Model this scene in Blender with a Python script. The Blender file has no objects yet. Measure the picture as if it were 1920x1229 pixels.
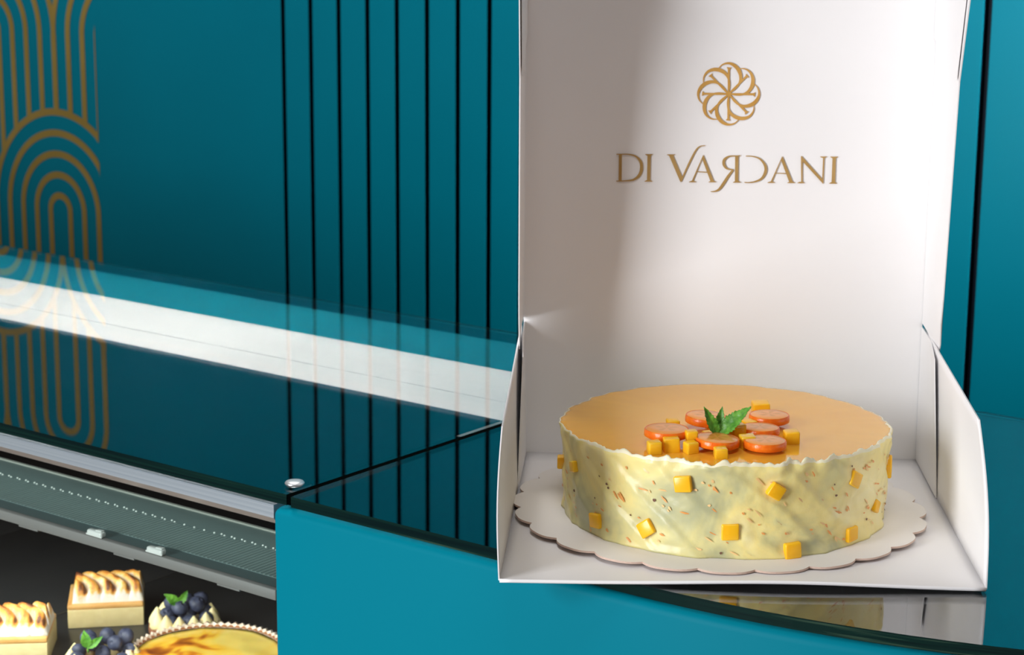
import bpy, bmesh, math, random
from mathutils import Vector, Matrix
import mathutils.noise as mn

PI = math.pi
R = math.radians
scene = bpy.context.scene
C = scene.collection
rnd = random.Random(7)
PSI = -0.6470887          # direction of the counter front in plan
GZ = 1.25                 # height of the glass counter top above the floor

# ------------------------------------------------------------------ camera
cam_d = bpy.data.cameras.new('camera')
cam = bpy.data.objects.new('camera', cam_d)
C.objects.link(cam)
cam_d.sensor_width = 36.0
cam_d.lens = 36.0 * 3714.72 / 1920.0
pitch, roll = 0.21343563, 0.0077301
F = Vector((0, math.cos(pitch), -math.sin(pitch)))
U0 = Vector((0, math.sin(pitch), math.cos(pitch)))
X0 = Vector((1, 0, 0))
RX = math.cos(roll) * X0 + math.sin(roll) * U0
UX = -math.sin(roll) * X0 + math.cos(roll) * U0
m = Matrix((RX, UX, -F)).transposed().to_4x4()
m.translation = Vector((0, 0, GZ + 0.42))
cam.matrix_world = m
cam_d.clip_start = 0.05
cam_d.dof.use_dof = True
cam_d.dof.focus_distance = 1.25
cam_d.dof.aperture_fstop = 20.0
scene.camera = cam

# ------------------------------------------------------------------ light
world = bpy.data.worlds.new('world')
scene.world = world
world.use_nodes = True
bg = world.node_tree.nodes['Background']
bg.inputs['Color'].default_value = (1.0, 0.80, 0.69, 1)
bg.inputs['Strength'].default_value = 0.13


def area(name, loc, target, sx, sy, watts, col=(1, 1, 1)):
    d = bpy.data.lights.new(name, 'AREA')
    d.shape = 'RECTANGLE'
    d.size, d.size_y = sx, sy
    d.energy = watts
    d.color = col
    o = bpy.data.objects.new(name, d)
    C.objects.link(o)
    o.location = loc
    dirv = Vector(target) - Vector(loc)
    o.rotation_euler = dirv.to_track_quat('-Z', 'Y').to_euler()
    return o


L_key = area('shop_window_light', (-2.13, -0.42, 1.68), (0.15, 1.35, 1.3), 0.95, 2.2, 106, (0.96, 0.98, 1.0))
L_wall_fill = area('wall_fill', (1.15, 1.85, 2.6), (0.78, 2.40, 1.6), 0.7, 0.35, 11, (1.0, 0.98, 0.95))  # unseen fill, added to brighten the right part of the wall
L_wall_fill.data.spread = R(55)
L_front = area('cake_fill', (0.10, 0.62, 2.75), (0.16, 1.28, 1.29), 0.5, 0.5, 0.65, (1.0, 0.99, 0.98))  # unseen fill, added to lift the cake and the box floor
L_front.data.spread = R(60)
L_strip = area('counter_downlight', (-0.42, 2.01, 2.50), (-0.42, 2.0101, 1.25), 0.8, 0.4, 12.5, (1.0, 0.98, 0.95))
L_strip.data.spread = R(62)
L_strip.rotation_euler = (0, 0, PSI)

scene.view_settings.view_transform = 'Standard'
scene.view_settings.look = 'None'
scene.view_settings.exposure = 0.0
scene.view_settings.gamma = 1.0
scene.view_settings.use_curve_mapping = False
scene.cycles.max_bounces = 14
scene.cycles.transmission_bounces = 12
scene.cycles.glossy_bounces = 8
scene.cycles.diffuse_bounces = 5
scene.cycles.sample_clamp_indirect = 20.0

# ------------------------------------------------------------------ helpers


class MB:
    """collects shapes into one mesh"""

    def __init__(self):
        self.bm = bmesh.new()
        self.mi = 0

    def face(self, vs, smooth=False):
        try:
            f = self.bm.faces.new(vs)
        except ValueError:
            return None
        f.material_index = self.mi
        f.smooth = smooth
        return f

    def v(self, p):
        return self.bm.verts.new(p)

    def box(self, c, s, M=None, bev=0.0, seg=2):
        r = bmesh.ops.create_cube(self.bm, size=1.0)
        vs = r['verts']
        for q in vs:
            q.co = Vector((q.co.x * s[0], q.co.y * s[1], q.co.z * s[2]))
        fs = {f for q in vs for f in q.link_faces}
        if bev > 0:
            es = list({e for q in vs for e in q.link_edges})
            rr = bmesh.ops.bevel(self.bm, geom=es, offset=bev, segments=seg, affect='EDGES', profile=0.5)
            vs = list({q for f in rr['faces'] for q in f.verts} | {q for q in vs if q.is_valid})
            fs = {f for q in vs for f in q.link_faces}
        for f in fs:
            f.material_index = self.mi
            f.smooth = bev > 0
        T = Matrix.Translation(c)
        if M is not None:
            T = T @ M.to_4x4()
        for q in vs:
            q.co = T @ q.co
        return vs

    def prism(self, poly, z0, z1, smooth_sides=False, side_mi=None):
        """poly in xy, extruded along z"""
        lo = [self.v((x, y, z0)) for x, y in poly]
        hi = [self.v((x, y, z1)) for x, y in poly]
        self.face(list(reversed(lo)))
        self.face(hi)
        n = len(poly)
        keep = self.mi
        if side_mi is not None:
            self.mi = side_mi
        for i in range(n):
            j = (i + 1) % n
            self.face([lo[i], lo[j], hi[j], hi[i]], smooth_sides)
        self.mi = keep

    def sheet(self, pts, t):
        """thin card: polygon of 3d points thickened by vector t"""
        t = Vector(t)
        a = [self.v(Vector(p)) for p in pts]
        b = [self.v(Vector(p) + t) for p in pts]
        self.face(a)
        self.face(list(reversed(b)))
        n = len(pts)
        for i in range(n):
            j = (i + 1) % n
            self.face([a[j], a[i], b[i], b[j]])

    def lathe(self, prof, seg=48, c=(0, 0, 0), fn=None, smooth=True, M=None):
        """prof list of (r,z); ends at r=0 close"""
        c = Vector(c)
        rings = []
        for (r, z) in prof:
            if r < 1e-7:
                p = Vector((0, 0, z))
                if M is not None:
                    p = M @ p
                rings.append([self.v(c + p)])
            else:
                ring = []
                for i in range(seg):
                    a = 2 * PI * i / seg
                    rr, zz = (r, z) if fn is None else fn(r, z, a)
                    p = Vector((rr * math.cos(a), rr * math.sin(a), zz))
                    if M is not None:
                        p = M @ p
                    ring.append(self.v(c + p))
                rings.append(ring)
        for A, B in zip(rings, rings[1:]):
            if len(A) == 1 and len(B) == 1:
                continue
            for i in range(seg):
                j = (i + 1) % seg
                if len(A) == 1:
                    self.face([A[0], B[j], B[i]], smooth)
                elif len(B) == 1:
                    self.face([A[i], A[j], B[0]], smooth)
                else:
                    self.face([A[i], A[j], B[j], B[i]], smooth)
        return rings

    def tube(self, pts, r, seg=8, smooth=True):
        pts = [Vector(p) for p in pts]
        rings = []
        for i, p in enumerate(pts):
            d = (pts[min(i + 1, len(pts) - 1)] - pts[max(i - 1, 0)]).normalized()
            a = d.orthogonal().normalized() if i == 0 else (rings_n - d * rings_n.dot(d)).normalized()
            rings_n = a
            b = d.cross(a)
            rr = r[i] if isinstance(r, (list, tuple)) else r
            rings.append([self.v(p + (a * math.cos(2 * PI * k / seg) + b * math.sin(2 * PI * k / seg)) * rr) for k in range(seg)])
        for A, B in zip(rings, rings[1:]):
            for k in range(seg):
                j = (k + 1) % seg
                self.face([A[k], A[j], B[j], B[k]], smooth)
        self.face(list(reversed(rings[0])))
        self.face(rings[-1])

    def grid(self, fn, nu, nv, smooth=True, wrap=False):
        vs = [[self.v(fn(i / nu, j / nv)) for j in range(nv + 1)] for i in range(nu if wrap else nu + 1)]
        for i in range(nu):
            i2 = (i + 1) % nu if wrap else i + 1
            for j in range(nv):
                self.face([vs[i][j], vs[i2][j], vs[i2][j + 1], vs[i][j + 1]], smooth)
        return vs

    def build(self, name, mats, parent=None, loc=None, rz=0.0, fix=True):
        if fix:
            bmesh.ops.recalc_face_normals(self.bm, faces=self.bm.faces[:])
        me = bpy.data.meshes.new(name)
        self.bm.to_mesh(me)
        self.bm.free()
        if not isinstance(mats, (list, tuple)):
            mats = [mats]
        for mm in mats:
            me.materials.append(mm)
        o = bpy.data.objects.new(name, me)
        C.objects.link(o)
        if parent is not None:
            o.parent = parent
        if loc is not None:
            o.location = loc
        if rz:
            o.rotation_euler = (0, 0, rz)
        return o


def case_pt(u, v, z=0.0):
    c, s = math.cos(PSI), math.sin(PSI)
    return Vector((u * c - v * s, u * s + v * c, GZ + z))


def tag(o, label, cat, group=None, kind=None):
    if label:
        o['label'] = label
    if cat:
        o['category'] = cat
    if group:
        o['group'] = group
    if kind:
        o['kind'] = kind
    return o


def thing(name, loc, rz, label, cat, group=None, kind=None):
    o = bpy.data.objects.new(name, None)
    o.empty_display_size = 0.02
    C.objects.link(o)
    o.location = loc
    o.rotation_euler = (0, 0, rz)
    return tag(o, label, cat, group, kind)


def copy_tree(o, parent=None):
    c = o.copy()
    C.objects.link(c)
    if parent is not None:
        c.parent = parent
    for ch in list(o.children):
        copy_tree(ch, c)
    return c


def mat(name, col, rough=0.5, metal=0.0, spec=0.5, coat=0.0, coat_rough=0.05, sss=0.0, sss_r=(1, 0.6, 0.3), sss_s=0.005, trans=0.0, ior=1.5, emit=None, es=0.0):
    mm = bpy.data.materials.new(name)
    mm.use_nodes = True
    b = mm.node_tree.nodes['Principled BSDF']
    b.inputs['Base Color'].default_value = (*col, 1)
    b.inputs['Roughness'].default_value = rough
    b.inputs['Metallic'].default_value = metal
    b.inputs['Specular IOR Level'].default_value = spec
    b.inputs['Coat Weight'].default_value = coat
    b.inputs['Coat Roughness'].default_value = coat_rough
    b.inputs['Subsurface Weight'].default_value = sss
    b.inputs['Subsurface Radius'].default_value = sss_r
    b.inputs['Subsurface Scale'].default_value = sss_s
    b.inputs['Transmission Weight'].default_value = trans
    b.inputs['IOR'].default_value = ior
    if emit:
        b.inputs['Emission Color'].default_value = (*emit, 1)
        b.inputs['Emission Strength'].default_value = es
    return mm


def nodes(mm):
    return mm.node_tree.nodes, mm.node_tree.links, mm.node_tree.nodes['Principled BSDF']


def noise_mix(mm, stops, scale=20.0, detail=4.0, rough=0.55, coord='Object', mapping=None, bump=0.0, bump_scale=None, dist=0.0):
    """noise -> ramp -> base colour (+ optional bump)"""
    N, Lk, b = nodes(mm)
    tc = N.new('ShaderNodeTexCoord')
    mp = N.new('ShaderNodeMapping')
    if mapping:
        mp.inputs['Scale'].default_value = mapping
    Lk.new(tc.outputs[coord], mp.inputs['Vector'])
    nz = N.new('ShaderNodeTexNoise')
    nz.inputs['Scale'].default_value = scale
    nz.inputs['Detail'].default_value = detail
    nz.inputs['Roughness'].default_value = rough
    nz.inputs['Distortion'].default_value = dist
    Lk.new(mp.outputs['Vector'], nz.inputs['Vector'])
    if stops:
        rp = N.new('ShaderNodeValToRGB')
        el = rp.color_ramp.elements
        while len(el) > 1:
            el.remove(el[-1])
        el[0].position, el[0].color = stops[0][0], (*stops[0][1], 1)
        for p, c in stops[1:]:
            e = el.new(p)
            e.color = (*c, 1)
        Lk.new(nz.outputs['Fac'], rp.inputs['Fac'])
        Lk.new(rp.outputs['Color'], b.inputs['Base Color'])
    if bump > 0:
        bp = N.new('ShaderNodeBump')
        bp.inputs['Strength'].default_value = bump
        bp.inputs['Distance'].default_value = 0.002
        if bump_scale:
            n2 = N.new('ShaderNodeTexNoise')
            n2.inputs['Scale'].default_value = bump_scale
            n2.inputs['Detail'].default_value = 3
            Lk.new(mp.outputs['Vector'], n2.inputs['Vector'])
            Lk.new(n2.outputs['Fac'], bp.inputs['Height'])
        else:
            Lk.new(nz.outputs['Fac'], bp.inputs['Height'])
        Lk.new(bp.outputs['Normal'], b.inputs['Normal'])
    return mm


# ------------------------------------------------------------------ materials
TEAL = (0.0, 0.185, 0.262)
M_wall = noise_mix(mat('teal_lacquer_wall', TEAL, 0.30, spec=0.12), [(0.3, (0.0, 0.188, 0.270)), (0.7, (0.0, 0.204, 0.292))], 3.0, 2)
M_groove = mat('navy_groove', (0.0, 0.006, 0.016), 0.6, spec=0.2)
M_gold = noise_mix(mat('gold_inlay', (0.42, 0.27, 0.075), 0.42, 0.35), [(0.3, (0.38, 0.265, 0.06)), (0.7, (0.44, 0.315, 0.085))], 8.0, 2)
M_teal = noise_mix(mat('teal_lacquer', (0.0, 0.19, 0.29), 0.45, spec=0.04), [(0.3, (0.0, 0.158, 0.222)), (0.7, (0.0, 0.166, 0.234))], 3.0, 2)
M_strip = mat('teal_board', (0.0, 0.108, 0.142), 0.6, spec=0.1)
M_black = noise_mix(mat('black_board', (0.002, 0.004, 0.005), 1.0, spec=0.0), [(0.3, (0.0015, 0.003, 0.004)), (0.7, (0.003, 0.005, 0.006))], 30, 2)
M_alu = noise_mix(mat('brushed_aluminium', (0.62, 0.65, 0.67), 0.42, 0.45), [(0.3, (0.25, 0.30, 0.34)), (0.7, (0.35, 0.40, 0.44))], 60, 3, mapping=(0.02, 4, 30))
M_bevel = mat('polished_bevel', (0.80, 0.72, 0.66), 0.28, 0.9)
M_whitealu = noise_mix(mat('pale_aluminium', (0.78, 0.77, 0.74), 0.45, 0.0), [(0.3, (0.74, 0.71, 0.68)), (0.7, (0.81, 0.78, 0.75))], 40, 3, mapping=(0.05, 6, 1))
M_glass = mat('clear_glass', (0.975, 0.99, 0.985), 0.0, trans=1.0, ior=1.52)
M_glassedge = noise_mix(mat('green_glass_edge', (0.002, 0.022, 0.020), 0.12, spec=0.5), [(0.40, (0.0005, 0.008, 0.009)), (0.60, (0.002, 0.018, 0.015)), (0.72, (0.03, 0.06, 0.04))], 30, 3, mapping=(0.10, 1, 10))
M_pane = bpy.data.materials.new('front_glass_pane')
M_pane.use_nodes = True
_n, _l = M_pane.node_tree.nodes, M_pane.node_tree.links
_n.clear()
_o = _n.new('ShaderNodeOutputMaterial')
_t = _n.new('ShaderNodeBsdfTransparent')
_t.inputs['Color'].default_value = (0.95, 0.98, 0.97, 1)
_g = _n.new('ShaderNodeBsdfGlossy')
_g.inputs['Roughness'].default_value = 0.02
_x = _n.new('ShaderNodeMixShader')
_x.inputs['Fac'].default_value = 0.05
_l.new(_t.outputs[0], _x.inputs[1])
_l.new(_g.outputs[0], _x.inputs[2])
_l.new(_x.outputs[0], _o.inputs['Surface'])

M_card = noise_mix(mat('white_card', (0.83, 0.82, 0.83), 0.42, spec=0.35), [(0.3, (0.82, 0.81, 0.82)), (0.7, (0.845, 0.835, 0.845))], 6, 3)
M_foil = noise_mix(mat('gold_foil_print', (0.50, 0.31, 0.10), 0.42, 0.3), [(0.3, (0.46, 0.28, 0.09)), (0.7, (0.55, 0.35, 0.13))], 60, 2)
M_foil2 = noise_mix(mat('bright_gold_foil', (0.62, 0.34, 0.09), 0.42, 0.2), [(0.3, (0.58, 0.31, 0.07)), (0.7, (0.68, 0.39, 0.11))], 60, 2)
M_boardtop = mat('cake_board_card', (0.80, 0.775, 0.755), 0.6)
M_boardedge = mat('cake_board_edge', (0.62, 0.46, 0.38), 0.8)

M_cream = mat('citrus_cream', (0.80, 0.70, 0.33), 0.32, spec=0.45, sss=0.25, sss_r=(1.0, 0.75, 0.35), sss_s=0.004)
noise_mix(M_cream, [(0.34, (0.46, 0.46, 0.27)), (0.46, (0.74, 0.67, 0.31)), (0.55, (0.89, 0.75, 0.30)), (0.70, (0.90, 0.80, 0.43))], 16, 4, 0.55, bump=0.12, bump_scale=220, dist=0.6)
M_rim = mat('white_cream', (0.86, 0.80, 0.58), 0.3, sss=0.25, sss_s=0.004)
M_fleck = mat('orange_zest', (0.80, 0.34, 0.09), 0.4)
M_fleck2 = mat('pale_zest', (0.84, 0.55, 0.24), 0.4)
M_dark = mat('dark_crumb', (0.16, 0.07, 0.04), 0.6)
M_glaze = mat('orange_glaze', (0.80, 0.36, 0.055), 0.08, spec=0.6, sss=0.15, sss_s=0.004)
noise_mix(M_glaze, [(0.3, (0.89, 0.43, 0.035)), (0.7, (0.93, 0.49, 0.055))], 12, 3)
M_jelly = mat('mango_cube', (0.88, 0.44, 0.012), 0.25, spec=0.5, sss=0.35, sss_r=(1, 0.5, 0.1), sss_s=0.004)
noise_mix(M_jelly, [(0.3, (0.93, 0.46, 0.008)), (0.7, (0.96, 0.55, 0.02))], 90, 3)
M_jelly2 = mat('glazed_fruit_cube', (0.93, 0.53, 0.02), 0.08, spec=0.6, sss=0.4, sss_r=(1, 0.5, 0.1), sss_s=0.005)
M_rind = noise_mix(mat('kumquat_rind', (0.82, 0.16, 0.008), 0.28, sss=0.15, sss_s=0.002), [(0.35, (0.84, 0.15, 0.006)), (0.65, (0.92, 0.22, 0.012))], 250, 2, bump=0.2)


def flesh_material():
    mm = mat('kumquat_flesh', (0.85, 0.33, 0.07), 0.2, sss=0.2, sss_s=0.003)
    N, Lk, b = nodes(mm)
    tc = N.new('ShaderNodeTexCoord')
    sx = N.new('ShaderNodeSeparateXYZ')
    Lk.new(tc.outputs['Object'], sx.inputs[0])
    at = N.new('ShaderNodeMath'); at.operation = 'ARCTAN2'
    Lk.new(sx.outputs['Y'], at.inputs[0]); Lk.new(sx.outputs['X'], at.inputs[1])
    mu = N.new('ShaderNodeMath'); mu.operation = 'MULTIPLY'; mu.inputs[1].default_value = 5.0
    Lk.new(at.outputs[0], mu.inputs[0])
    co = N.new('ShaderNodeMath'); co.operation = 'COSINE'
    Lk.new(mu.outputs[0], co.inputs[0])
    ln = N.new('ShaderNodeVectorMath'); ln.operation = 'LENGTH'
    Lk.new(tc.outputs['Object'], ln.inputs[0])
    # segments sit between r = 3 mm and 8.5 mm
    rr = N.new('ShaderNodeMapRange')
    rr.inputs['From Min'].default_value = 0.0085
    rr.inputs['From Max'].default_value = 0.0105
    rr.inputs['To Min'].default_value = 1.0
    rr.inputs['To Max'].default_value = 0.0
    Lk.new(ln.outputs['Value'], rr.inputs['Value'])
    m1 = N.new('ShaderNodeMapRange')
    m1.inputs['From Min'].default_value = -0.2
    m1.inputs['From Max'].default_value = 0.6
    Lk.new(co.outputs[0], m1.inputs['Value'])
    mm2 = N.new('ShaderNodeMath'); mm2.operation = 'MULTIPLY'
    Lk.new(m1.outputs[0], mm2.inputs[0]); Lk.new(rr.outputs[0], mm2.inputs[1])
    mx = N.new('ShaderNodeMix'); mx.data_type = 'RGBA'
    mx.inputs['A'].default_value = (0.89, 0.35, 0.075, 1)
    mx.inputs['B'].default_value = (0.70, 0.28, 0.035, 1)
    Lk.new(mm2.outputs[0], mx.inputs['Factor'])
    Lk.new(mx.outputs['Result'], b.inputs['Base Color'])
    return mm


M_flesh = flesh_material()
M_leaf = noise_mix(mat('mint_leaf', (0.06, 0.20, 0.02), 0.45), [(0.35, (0.05, 0.20, 0.015)), (0.65, (0.15, 0.40, 0.04))], 160, 3, bump=0.4)
M_cake = noise_mix(mat('cheesecake_body', (0.74, 0.60, 0.30), 0.7, sss=0.15, sss_s=0.003), [(0.2, (0.55, 0.42, 0.18)), (0.32, (0.72, 0.60, 0.30)), (0.7, (0.80, 0.68, 0.37))], 110, 4, bump=0.25)
M_caketop = noise_mix(mat('caramel_top', (0.80, 0.42, 0.13), 0.4), [(0.3, (0.74, 0.38, 0.11)), (0.7, (0.84, 0.50, 0.18))], 60, 3)
M_merkiss = mat('vanilla_cream', (0.86, 0.73, 0.40), 0.4, sss=0.2, sss_s=0.003)
M_berry = noise_mix(mat('blueberry_skin', (0.035, 0.045, 0.10), 0.5), [(0.3, (0.014, 0.018, 0.045)), (0.7, (0.075, 0.09, 0.16))], 120, 4)
M_crust = noise_mix(mat('tart_crust', (0.28, 0.10, 0.045), 0.75), [(0.3, (0.22, 0.075, 0.035)), (0.7, (0.36, 0.15, 0.07))], 120, 4)


def meringue_material():
    mm = mat('toasted_meringue', (0.9, 0.86, 0.82), 0.45, sss=0.2, sss_s=0.003)
    N, Lk, b = nodes(mm)
    at = N.new('ShaderNodeAttribute')
    at.attribute_name = 'toast'
    tc = N.new('ShaderNodeTexCoord')
    nz = N.new('ShaderNodeTexNoise')
    nz.inputs['Scale'].default_value = 420
    nz.inputs['Detail'].default_value = 3
    Lk.new(tc.outputs['Object'], nz.inputs['Vector'])
    ad = N.new('ShaderNodeMath'); ad.operation = 'MULTIPLY_ADD'
    ad.inputs[1].default_value = 0.35
    Lk.new(nz.outputs['Fac'], ad.inputs[0])
    Lk.new(at.outputs['Fac'], ad.inputs[2])
    rp = N.new('ShaderNodeValToRGB')
    el = rp.color_ramp.elements
    el[0].position, el[0].color = 0.30, (0.90, 0.84, 0.79, 1)
    el[1].position, el[1].color = 0.55, (0.86, 0.50, 0.12, 1)
    for p, c in ((0.80, (0.60, 0.22, 0.03)), (1.0, (0.14, 0.04, 0.012))):
        e = el.new(p); e.color = (*c, 1)
    Lk.new(ad.outputs[0], rp.inputs['Fac'])
    Lk.new(rp.outputs['Color'], b.inputs['Base Color'])
    return mm


M_meringue = meringue_material()
M_custard = mat('baked_custard', (0.86, 0.50, 0.05), 0.22, sss=0.2, sss_s=0.003)
noise_mix(M_custard, [(0.31, (0.22, 0.05, 0.01)), (0.37, (0.66, 0.22, 0.015)), (0.42, (0.94, 0.56, 0.05)), (0.60, (0.96, 0.72, 0.17))], 26, 2, 0.45, dist=0.6)
M_custcrust = noise_mix(mat('crimped_crust', (0.84, 0.70, 0.58), 0.7), [(0.3, (0.72, 0.52, 0.38)), (0.6, (0.90, 0.80, 0.70))], 260, 3)
M_crustgap = mat('browned_crust', (0.36, 0.13, 0.04), 0.7)
M_tray = noise_mix(mat('black_tray', (0.03, 0.03, 0.03), 0.32, spec=0.4), [(0.3, (0.026, 0.029, 0.032)), (0.7, (0.044, 0.045, 0.047))], 7, 4)
M_shelf = mat('frosted_shelf_glass', (0.09, 0.14, 0.145), 0.35, spec=0.4)
M_lip = mat('grey_shelf_lip', (0.20, 0.195, 0.19), 0.5)
M_edge = mat('pale_glass_edge', (0.50, 0.53, 0.47), 0.3)
M_reflected_dot = mat('reflected_dot', (0.80, 0.86, 0.82), 0.4, emit=(0.85, 1.0, 0.92), es=0.25)  # slight glow put in for lamp dots mirrored in the shelf
M_clip = mat('clear_plastic', (0.75, 0.78, 0.76), 0.12, spec=0.7)
M_chrome = mat('chrome_cap', (0.62, 0.65, 0.67), 0.36, 0.8)
M_floor = noise_mix(mat('stone_floor', (0.48, 0.36, 0.29), 0.5), [(0.3, (0.44, 0.33, 0.27)), (0.7, (0.54, 0.41, 0.34))], 2.0, 5)
M_inner = mat('dark_case_inside', (0.020, 0.022, 0.023), 0.5)

# ------------------------------------------------------------------ setting
mb = MB()
mb.box((-2, 2.5, -0.05), (16, 14, 0.1))
tag(mb.build('floor', M_floor), None, None, kind='structure')

# back wall: lacquer panel with recessed grooves and inlaid gold arches
VW = 2.26
G0, GD, GW, GDEP = -2.15807, 0.05790, 0.0087, 0.012
mb = MB()
edges = []
for g, w in [(G0 + k * GD, GW) for k in range(0, 10)] + [(-0.99595, 0.0100)]:
    edges.append((g - w / 2, g + w / 2))
ZB, ZT = -GZ, 1.6
prof = [(-9.0, 0.0)]
for a, b in edges:
    prof += [(a - 0.0006, 0.0), (a, 0.0006), (a, GDEP), (b, GDEP), (b, 0.0006), (b + 0.0006, 0.0)]
prof += [(1.8, 0.0)]
rows = [[mb.v((u, d, z)) for u, d in prof] for z in (ZB, ZT)]
for i in range(len(prof) - 1):
    deep = prof[i][1] > 0.0005 and prof[i + 1][1] > 0.0005
    mb.mi = 1 if deep else 0
    mb.face([rows[0][i], rows[0][i + 1], rows[1][i + 1], rows[1][i]])
# slab behind
mb.mi = 0
mb.box(((1.8 - 9.0) / 2, 0.045, (ZB + ZT) / 2), (10.8, 0.06, ZT - ZB))
# gold arches (flat inlay standing 0.4 mm proud)
mb.mi = 2
AC, APITCH = -2.69882, 0.17219     # column of the arch in view, column pitch = outer radius
AZ, HALF = -0.11976, 0.30695       # centre height of that arch, half the vertical period
RAD = [0.02585 + 0.03659 * k for k in range(5)]
LW = 0.0120
UEND = -2.59274


gold_k = 0


def ribbon(pts, w):
    """flat strip in the wall plane, clipped at the right end of the pattern"""
    pts = [Vector(p) for p in pts]
    global gold_k
    gold_k += 1
    prev = None
    for i in range(len(pts)):
        d = pts[min(i + 1, len(pts) - 1)] - pts[max(i - 1, 0)]
        if d.length < 1e-9:
            continue
        d.normalize()
        n = Vector((-d.y, d.x))
        a, b = pts[i] + n * w / 2, pts[i] - n * w / 2
        a.x, b.x = min(a.x, UEND), min(b.x, UEND)
        cur = (a, b)
        if prev is not None and not (abs(prev[0].x - UEND) < 1e-9 and abs(prev[1].x - UEND) < 1e-9 and abs(a.x - UEND) < 1e-9 and abs(b.x - UEND) < 1e-9):
            q = [mb.v((p.x, -0.0004 - gold_k * 4e-6, p.y)) for p in (prev[0], a, b, prev[1])]
            mb.face(q)
        prev = cur


for col in range(-4, 3):
    cx = AC + col * APITCH
    for row in range(-3, 4):
        if (row + col) % 2:
            continue
        cz = AZ + row * HALF
        if not (-0.9 < cz < 1.3):
            continue
        for r in RAD:
            arc = [(cx + r * math.cos(PI * i / 40), cz + r * math.sin(PI * i / 40)) for i in range(41)]
            ribbon(arc, LW)
            for sgn in (-1, 1):
                x = cx + sgn * r
                dx = APITCH - r
                zb = cz - HALF + math.sqrt(max(RAD[-1] ** 2 - dx * dx, 0.0))
                if x - LW / 2 < UEND:
                    ribbon([(x, cz), (x, zb)], LW if r < RAD[-1] - 1e-6 else LW * 1.05)
wall = mb.build('wall_back', [M_wall, M_groove, M_gold], None, case_pt(0, VW, 0), PSI, fix=False)
tag(wall, None, None, kind='structure')

# ------------------------------------------------------------------ display case (left of the seam)
UE = -0.9485               # seam
UL = -2.75                 # left end, out of the picture
VF, VB = 0.992, 1.530      # front and back of the glass top


def case_thing(name, u, v, z, label, cat, group=None):
    return thing(name, case_pt(u, v, z), PSI, label, cat, group)


case = case_thing('display_case', UE, VF, -GZ, 'long glass-topped pastry display case with aluminium front rail, left of the teal counter', 'display case')
cu, cv, cz0 = UE, VF, -GZ


def cl(u, v, z):
    return (u - cu, v - cv, z - cz0)


def cbox(mb, u0, u1, v0, v1, z0, z1, bev=0.0):
    c = cl((u0 + u1) / 2, (v0 + v1) / 2, (z0 + z1) / 2)
    mb.box(c, (abs(u1 - u0), abs(v1 - v0), abs(z1 - z0)), None, bev)


mb = MB()
mb.mi = 0
poly = [(UL, VF), (UE - 0.0030, VF), (UE - 0.0030, VB), (UL, VB)]
mb.prism([(u - cu, v - cv) for u, v in poly], -0.008 - cz0, -cz0, side_mi=1)
o = mb.build('glass_top', [M_glass, M_glassedge], case)
mb = MB(); cbox(mb, UE - 0.0029, UE + 0.0029, VF + 0.001, VB - 0.001, -0.0079, -0.0006)
mb.build('seam_strip', mat('seam_black', (0.001, 0.0015, 0.0015), 1.0, spec=0.0), case)  # black strip added for the glass edge seen dark through the seam
mb = MB(); cbox(mb, UL, -0.9625, 1.403, 1.496, -0.03, -0.0088); o = mb.build('back_strip', M_strip, case); o['label'] = 'teal strip along the back'
mb = MB(); cbox(mb, UL, -0.9625, 1.3105, 1.4025, -0.03, -0.0088); mb.build('aluminium_strip', M_whitealu, case)
mb = MB(); cbox(mb, UL, -0.9625, 1.2600, 1.3093, -0.03, -0.0088); mb.build('aluminium_strip', M_whitealu, case)
mb = MB(); cbox(mb, UL, -0.9625, 0.9945, 1.2590, -0.0092, -0.0083); mb.build('top_board', M_black, case)
# front rail: brushed face with a chamfered lower lip
mb = MB()
pr = [(0.990, -0.0094), (0.990, -0.0195), (0.9935, -0.0245), (1.03, -0.0245), (1.03, -0.0094)]
a = [mb.v(cl(UL, v, z)) for v, z in pr]
b = [mb.v(cl(-0.9625, v, z)) for v, z in pr]
for i in range(len(pr)):
    j = (i + 1) % len(pr)
    mb.mi = 1 if i == 1 else 0
    mb.face([a[i], a[j], b[j], b[i]])
mb.mi = 0
mb.face(a); mb.face(list(reversed(b)))
mb.build('front_rail', [M_alu, M_bevel], case)
mb = MB(); cbox(mb, UL, -0.9635, 0.9925, 0.9965, -0.62, -0.0245); mb.build('front_pane', M_pane, case)
mb = MB(); cbox(mb, UL, -0.9625, 1.497, 1.527, -GZ + 0.02, -0.0088); mb.build('back_panel', M_black, case)
mb = MB(); cbox(mb, UL, -0.9625, 1.03, 1.49, -GZ + 0.02, -0.62); mb.build('base', M_teal, case)
mb = MB(); cbox(mb, UL, -0.9635, 0.9925, 1.0295, -GZ + 0.0, -0.621); mb.build('lower_front', M_teal, case)
# deck the pastries stand on
TZ = -0.260
mb = MB()
us = [UL, -2.2, -1.86, -1.68, -1.44, -1.20, -0.964]
for a_, b_ in zip(us, us[1:]):
    cbox(mb, a_ + 0.0012, b_ - 0.0012, 0.9985, 1.485, TZ - 0.012, TZ, 0.0008)
mb.build('deck', M_tray, case)
mb = MB(); cbox(mb, UL, -0.965, 1.0, 1.485, TZ - 0.03, TZ - 0.0125); mb.build('deck_support', M_inner, case)
# chrome cap near the seam
mb = MB()
mb.lathe([(0, 0.0022), (0.004, 0.0021), (0.0065, 0.0014), (0.0072, 0.0004), (0.0072, 0.0)], 40)
o = mb.build('fixing_cap', M_chrome, case, cl(-0.9665, 1.0165, 0.0)); o['label'] = 'round chrome cap at the glass corner'

# narrow frosted shelf inside, under the front rail
shelf = case_thing('glass_shelf', -0.97, 0.999, -0.087, 'narrow frosted glass shelf with a grey front lip hanging inside the display case', 'shelf')


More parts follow.
